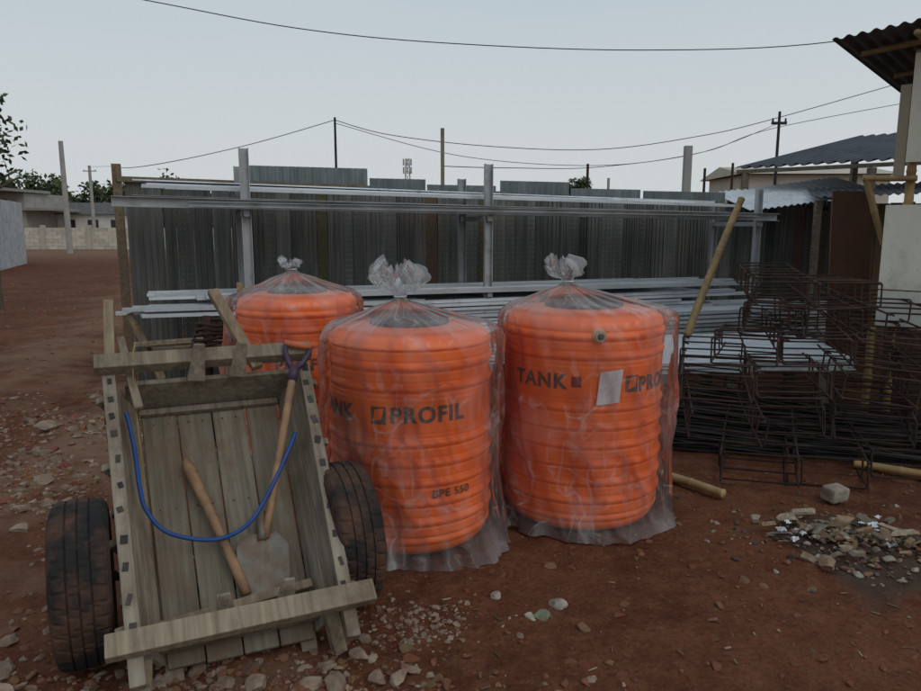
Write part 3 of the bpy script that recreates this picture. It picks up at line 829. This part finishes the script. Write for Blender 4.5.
# ---------------------------------------------------------------- shack at right
SE=empty('bamboo_shack',(3.6,6,0))
e1=Vector((.68,.73,0)); e2=Vector((.73,-.68,0))
P1=Vector((2.80,5.75,2.98))
def corrplane(mb,o,a,b,La,Lb,pitch,am,tint=1.0,seg=6,thick=True):
    o=Vector(o);a=Vector(a).normalized();b=Vector(b).normalized(); n_=a.cross(b).normalized()
    n=int(La/pitch*seg); 
    for off in ((0,.004) if thick else (0,)):
        vs=[];fs=[]
        for i in range(n+1):
            s=La*i/n; h=am*math.sin(2*math.pi*s/pitch)+off
            vs+=[o+a*s+n_*h,o+a*s+b*Lb+n_*h]
        for i in range(n): k=2*i; fs.append((k,k+2,k+3,k+1))
        mb.add(vs,fs,tint)
mb=MB()
corrplane(mb,P1,(e2+Vector((0,0,.07))),(e1+Vector((0,0,-.05))),3.2,3.4,.09,.012)
mb.obj('roof_sheet',m_roofr,SE,smooth=True)
mb=MB()
def SP(a,b,z): return P1+e1*a+e2*b+Vector((0,0,z-P1.z))
bamboo(mb,SP(.35,.12,2.92),SP(.35,3.2,3.12),.024,.8); bamboo(mb,SP(2.9,.1,2.82),SP(2.9,3,3.0),.024,.8)
bamboo(mb,SP(1.25,.15,2.88),SP(1.25,3,3.08),.024,.8)
bamboo(mb,SP(.47,.50,0),SP(.47,.50,2.92),.038,(1.2,1.1,.9))
bamboo(mb,SP(2.9,.5,0),SP(2.9,.5,2.85),.040)
bamboo(mb,SP(.0,.56,2.94),SP(3.0,.56,2.85),.024,.8)
bamboo(mb,SP(.30,.22,1.97),SP(.44,.56,1.96),.026)
bamboo(mb,SP(.32,.24,1.96),SP(.50,.36,1.45),.028,.8)
bamboo(mb,SP(.36,.36,.0),SP(.36,.36,.80),.034,(1.1,1.05,.9))
mb.obj('bamboo_frame',m_bamboo,SE,smooth=True)
mb=MB()
def wallbox(mb,a0,a1,b,z0,z1,t=.02,tint=1.0):
    c=SP((a0+a1)/2,b,(z0+z1)/2); rot=Matrix((e1,-e2,Vector((0,0,1)))).transposed()
    mb.box(c,(abs(a1-a0),t,z1-z0),rot,tint)
def wallbox2(mb,b0,b1,a,z0,z1,t=.02,tint=1.0):
    c=SP(a,(b0+b1)/2,(z0+z1)/2); rot=Matrix((e2,e1,Vector((0,0,1)))).transposed()
    mb.box(c,(abs(b1-b0),t,z1-z0),rot,tint)
wallbox2(mb,.48,2.6,.40,2.08,2.88,tint=(1.0,.98,.92))
wallbox2(mb,.37,2.6,.42,1.10,1.76,tint=(1.05,1.05,1.0))
wallbox2(mb,.37,2.6,.425,.80,1.09,tint=(.92,.95,.98))
wallbox2(mb,.40,.475,.41,1.95,2.66,tint=(.45,.38,.30))
mb.obj('board_panels',m_white,SE,bevel=.002)
mb=MB(); wallbox(mb,1.0,2.85,.60,.3,2.2,tint=1.0); wallbox2(mb,.62,2.6,2.9,0,2.8,tint=.5); wallbox2(mb,.44,2.6,.46,.02,.78,tint=.6)
mb.obj('plywood_wall',m_ply,SE)
mb=MB(); mb.box((4.05,7.55,.98),(.46,.02,1.95),Matrix.Rotation(.15,3,'Z')@Matrix.Rotation(-.06,3,'X'),(1.15,1.05,1)); mb.obj('plywood_sheet',m_ply,bevel=.002)

LE=empty('lean_to_shed',(5,10,0))
mb=MB(); a0=Vector((3.78,10.2,2.38)); 
corrplane(mb,a0,(1.45,-1.1,.02),(2.35,1.3,.57),4.5,2.75,.15,.02)
mb.obj('shed_roof',m_roof,LE,smooth=True)
mb=MB(); corrplane(mb,(4.2,8.75,1.93),(.9,-.28,.03),(.35,.9,.12),4.0,1.5,.09,.012); mb.obj('lower_roof',m_roof,LE,smooth=True)
mb=MB(); corrplane(mb,(3.55,9.0,1.78),(.95,.2,.12),(-.1,.9,.22),1.9,1.1,.09,.01); mb.obj('pale_roof_sheet',m_galvw,LE,smooth=True)
mb=MB()
mb.beam((3.9,10.15,0),(3.9,10.15,2.33),.08,.08,.6); mb.beam((7.1,7.75,0),(7.1,7.75,2.35),.08,.08,.6); mb.beam((5.1,9.2,0),(5.1,9.2,2.31),.08,.08,.6); mb.beam((6.1,11.5,0),(6.1,11.5,2.85),.08,.08,.6)
mb.beam((3.80,10.2,2.33),(7.4,7.46,2.36),.04,.05,.5)
mb.beam((4.3,8.85,0),(4.3,8.85,1.9),.07,.07,.6)
mb.obj('posts',m_wood,LE)
mb=MB()
for i in range(22):
    x=4.75+i*.14; mb.box((x,9.05-.15*i*.14+.0,.95),(.132,.02,1.85+R(-.05,.03)),Matrix.Rotation(-.15,3,'Z'),(R(.35,.6),R(.3,.5),R(.27,.42)))
mb.obj('board_wall',m_wood,LE)

# ---------------------------------------------------------------- poles, wires, distance
def pole(name,x,y,h,r0,r1,matl,arms=(),square=False):
    mb=MB()
    if square: mb.box((x,y,h/2),(r0*2,r0*2,h))
    else: mb.tube([(x,y,-.1),(x,y,h*.5),(x,y,h)],[r0,(r0+r1)/2,r1],12)
    for (z,hl) in arms:
        mb.box((x,y,z),(hl*2,.06,.07)); 
        for s in (-.85,.85): mb.tube([(x+s*hl,y,z+.03),(x+s*hl,y,z+.13)],[.03,.02],8)
    return mb.obj(name,matl,smooth=False)
pole('utility_pole',-22.5,42,6.3,.17,.12,m_conc)
pole('utility_pole.001',-27.5,55,6.0,.14,.1,m_conc,((5.6,.5),))
pole('utility_pole.002',-11,12.2,6.2,.12,.09,m_conc)
pole('utility_pole.003',9.2,12.1,5.2,.12,.09,m_conc)
pole('utility_pole.004',-3.35,20,4.45,.045,.03,m_rebar)
pole('utility_pole.005',8.5,20,4.6,.05,.035,m_rebar,((4.3,.2),))
pole('fence_post',-.29,12,3.14,.030,.030,m_wood,(),True)
pole('fence_post.001',3.36,11,2.76,.052,.052,m_conc,(),True)
pole('fence_post.002',-8.95,14,4.2,.06,.05,m_bark)
pole('fence_post.003',5.6,17,2.9,.03,.03,m_rust); pole('fence_post.004',6.6,18,3.1,.03,.03,m_rust); pole('fence_post.005',4.4,22,3.0,.04,.04,m_conc)
pole('fence_post.006',2.4,14,2.75,.025,.025,m_rust)
def wire(name,P,r=.012):
    mb=MB(); mb.tube(catmull(P,8),r,5); mb.obj(name,m_wire,smooth=True)
wire('power_line',[(-11,12.2,6.15),(-8,12.1,5.63),(-4.92,12,5.07),(-2.6,12,4.66),(-.32,12,4.44),(2.83,12,4.33),(5.9,12,4.46),(9.2,12.1,5.1)],.008)
wire('power_line.001',[(-27.5,55,5.9),(-18,38,4.6),(-8.9,20.5,3.2),(-6,20.2,3.7),(-3.35,20,4.38)],.010)
wire('power_line.002',[(-3.35,20,4.38),(-1.9,20,4.0),(.8,20,3.7),(3.7,20,3.62),(6.3,20,3.95),(8.5,20,4.45),(14,20,6)],.010)
wire('power_line.003',[(-.29,12,2.55),(.8,13,2.6),(3,16,2.85),(6,18.5,3.4),(8.5,20,4.3)],.007)
wire('power_line.004',[(-3.35,20,4.3),(0,20,3.45),(3.7,20,3.2),(6.5,20,3.55),(8.5,20,4.2),(14,20,5.2)],.008)
mb=MB()
for sx,sy in ((-1,-1),(1,-1),(1,1),(-1,1)): mb.tube([(-10.7+sx*.8,150+sy*.8,0),(-10.7+sx*.35,150+sy*.35,15)],.09,6)
for k in range(10):
    z=k*1.5; q=.8-.45*z/15; q2=.8-.45*(z+1.5)/15
    for s in (-1,1): mb.tube([(-10.7+s*q,150-q,z),(-10.7-s*q2,150-q2,z+1.5)],.05,4); mb.tube([(-10.7-q,150-q,z),(-10.7+q,150-q,z)],.05,4)
for z in (12.6,14.2):
    for s in (-1,0,1): mb.box((-10.7+s*.75,149.4,z),(.3,.2,1.3))
mb.obj('cell_tower',m_conc)
mb=MB(); corrplane(mb,(-15.3,23.2,.0),(-3.1,7.6,0),(0,0,1),8.2,2.55,.3,.03); mb.obj('zinc_fence',m_galv)
mb=MB()
for i in range(26):
    for r_ in range(6):
        mb.box((-31+i*.62+(.3 if r_%2 else 0),49,.13+r_*.245),(.6,.2,.235),None,gtint(.9,1.25,.03))
for i in range(6): mb.box((-31+i*3.1,48.9,.8),(.25,.26,1.7),None,.9)
mb.obj('block_wall',m_beige)
HE=empty('concrete_house',(-38,62,0))
mb=MB(); mb.box((-38,62,2.1),(6.2,6,4.2),None,1.0); mb.box((-38,58.7,4.35),(6.8,7.2,.22),None,.8); mb.box((-34.4,61,2.9),(3.2,5,.2),None,.8)
mb.obj('walls',m_conc,HE)
mb=MB()
for x in (-39.2,-36.8): mb.box((x,58.98,3.2),(1.0,.1,1.0)); mb.box((x,58.98,1.2),(1.0,.1,1.6))
mb.obj('windows',m_glass,HE)
def house(name,x,y,w,d,h,rh,mw_,mr):
    E=empty(name,(x,y,0)); mb=MB(); mb.box((x,y,h/2),(w,d,h)); mb.obj('walls',mw_,E)
    mb=MB(); o=.4
    vs=[(x-w/2-o,y-d/2-o,h),(x+w/2+o,y-d/2-o,h),(x+w/2+o,y+d/2+o,h),(x-w/2-o,y+d/2+o,h),(x-w/2-o,y,h+rh),(x+w/2+o,y,h+rh)]
    mb.add(vs,[(0,1,5,4),(2,3,4,5),(0,4,3),(1,2,5)]); mb.obj('roof',mr,E)
    mb=MB()
    for k in range(int(w//2)): 
        xx=x-w/2+1.2+k*2; mb.box((xx,y-d/2-.02,h*.6),(.9,.08,1.1)); mb.box((xx,y-d/2-.06,h*.6),(.05,.05,1.1),None,8)
    mb.obj('windows',m_glass,E)
house('beige_house',16.2,36,6.5,5,3.9,.5,m_beige,m_beige)
house('beige_house.001',-32,66,6,5,2.6,.9,m_white,m_roofr)
house('beige_house.002',-43,84,8,6,3.0,1.2,m_white,m_roofr)

random.seed(11)
def leaves(mb,c,rad,n,s,ncl=14):
    c=Vector(c)
    cl=[(c+Vector((R(-1,1)*rad[0]*.75,R(-1,1)*rad[1]*.75,R(-1,1)*rad[2]*.7)),R(.35,.6)) for _ in range(ncl)]
    for i in range(n):
        cc,k=random.choice(cl)
        d=Vector((random.gauss(0,1),random.gauss(0,1),random.gauss(0,1))).normalized()*(random.random()**.4)
        p=cc+Vector((d.x*rad[0]*k,d.y*rad[1]*k,d.z*rad[2]*k))
        a=Vector((R(-1,1),R(-1,1),R(-1,1))).normalized(); b=a.cross(Vector((R(-1,1),R(-1,1),R(-1,1)))).normalized()
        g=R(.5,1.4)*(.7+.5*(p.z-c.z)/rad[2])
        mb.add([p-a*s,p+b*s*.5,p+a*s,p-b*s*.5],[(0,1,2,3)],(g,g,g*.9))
def tree(name,x,y,h,cr,n,s):
    E=empty(name,(x,y,0)); mb=MB()
    mb.tube([(x,y,-.1),(x+.1,y,h*.4),(x,y,h*.75)],[cr*.13,cr*.09,cr*.05],8)
    for k in range(6):
        a=k*1.05; mb.tube([(x,y,h*(.4+.05*k)),(x+cr*.35*math.cos(a),y+cr*.35*math.sin(a),h*(.55+.05*k)),(x+cr*.8*math.cos(a),y+cr*.8*math.sin(a),h*(.62+.05*k))],[cr*.05,cr*.03,cr*.012],6)
    mb.obj('trunk',m_bark,E,smooth=True)
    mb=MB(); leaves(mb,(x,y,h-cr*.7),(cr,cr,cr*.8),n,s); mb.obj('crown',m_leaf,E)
tree('tree',9.3,60,5.3,1.2,2200,.12)
tree('tree.001',-9.6,14.4,4.1,1.3,700,.075)
mb=MB()
for i in range(52):
    x=-85+i*1.7+R(-1,1); y=R(92,112); h=R(6.5,9.5)*(.7 if x>-38 else 1)
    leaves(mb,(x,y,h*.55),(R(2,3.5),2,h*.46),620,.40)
    mb.tube([(x,y,0),(x,y,h*.5)],.2,5,.4)
for i in range(60):
    x=-140+i*6+R(-2,2); y=R(160,240); h=R(5,8)*(1.2 if x<-60 else .7)
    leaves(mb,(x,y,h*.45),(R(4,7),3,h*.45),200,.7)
mb.obj('distant_trees',m_leaf)

# ---------------------------------------------------------------- light, sky, camera
w=bpy.data.worlds.new('World'); S.world=w; w.use_nodes=True
nt=w.node_tree; nt.nodes.clear()
out=nt.nodes.new('ShaderNodeOutputWorld')
sky=nt.nodes.new('ShaderNodeTexSky'); sky.sky_type='NISHITA'; sky.sun_disc=False
sky.sun_elevation=rd(42); sky.sun_rotation=math.atan2(.55,-.6); sky.air_density=1.5; sky.dust_density=5; sky.ozone_density=1
b1=nt.nodes.new('ShaderNodeBackground'); b1.inputs[1].default_value=.07; nt.links.new(sky.outputs[0],b1.inputs[0])
tc=nt.nodes.new('ShaderNodeTexCoord'); sp=nt.nodes.new('ShaderNodeSeparateXYZ'); nt.links.new(tc.outputs['Generated'],sp.inputs[0])
g=ramp(nt,sp.outputs[2],[(0.0,(.68,.71,.73)),(.12,(.63,.68,.71)),(.35,(.49,.59,.66)),(1.0,(.44,.53,.60))])
nzf=tex_noise(nt,tc.outputs['Generated'],1.6,4,(1,1,3),.5)
g=mixc(nt,ramp(nt,nzf,[(.35,0.0),(.75,.22)]),g,(.70,.72,.73))
b2=nt.nodes.new('ShaderNodeBackground'); b2.inputs[1].default_value=1.0; nt.links.new(g,b2.inputs[0])
mx=nt.nodes.new('ShaderNodeMixShader'); mx.inputs[0].default_value=.88
nt.links.new(b1.outputs[0],mx.inputs[1]); nt.links.new(b2.outputs[0],mx.inputs[2]); nt.links.new(mx.outputs[0],out.inputs[0])
ld=bpy.data.lights.new('sun','SUN'); ld.energy=.55; ld.angle=rd(35); ld.color=(1,.95,.88)
lo=link(bpy.data.objects.new('sun',ld)); dr=Vector((.55,-.6,.75)); lo.rotation_euler=dr.to_track_quat('Z','Y').to_euler(); lo.location=(3,-3,8)
cd=bpy.data.cameras.new('camera'); cam=link(bpy.data.objects.new('camera',cd)); cam.location=(0,0,1.6)
cam.rotation_euler=(rd(90-9.4),0,0); cd.sensor_width=36; cd.lens=36*723/921; cd.clip_end=3000; cd.clip_start=.05
S.camera=cam
S.view_settings.view_transform='Standard'; S.view_settings.look='None'; S.view_settings.exposure=0
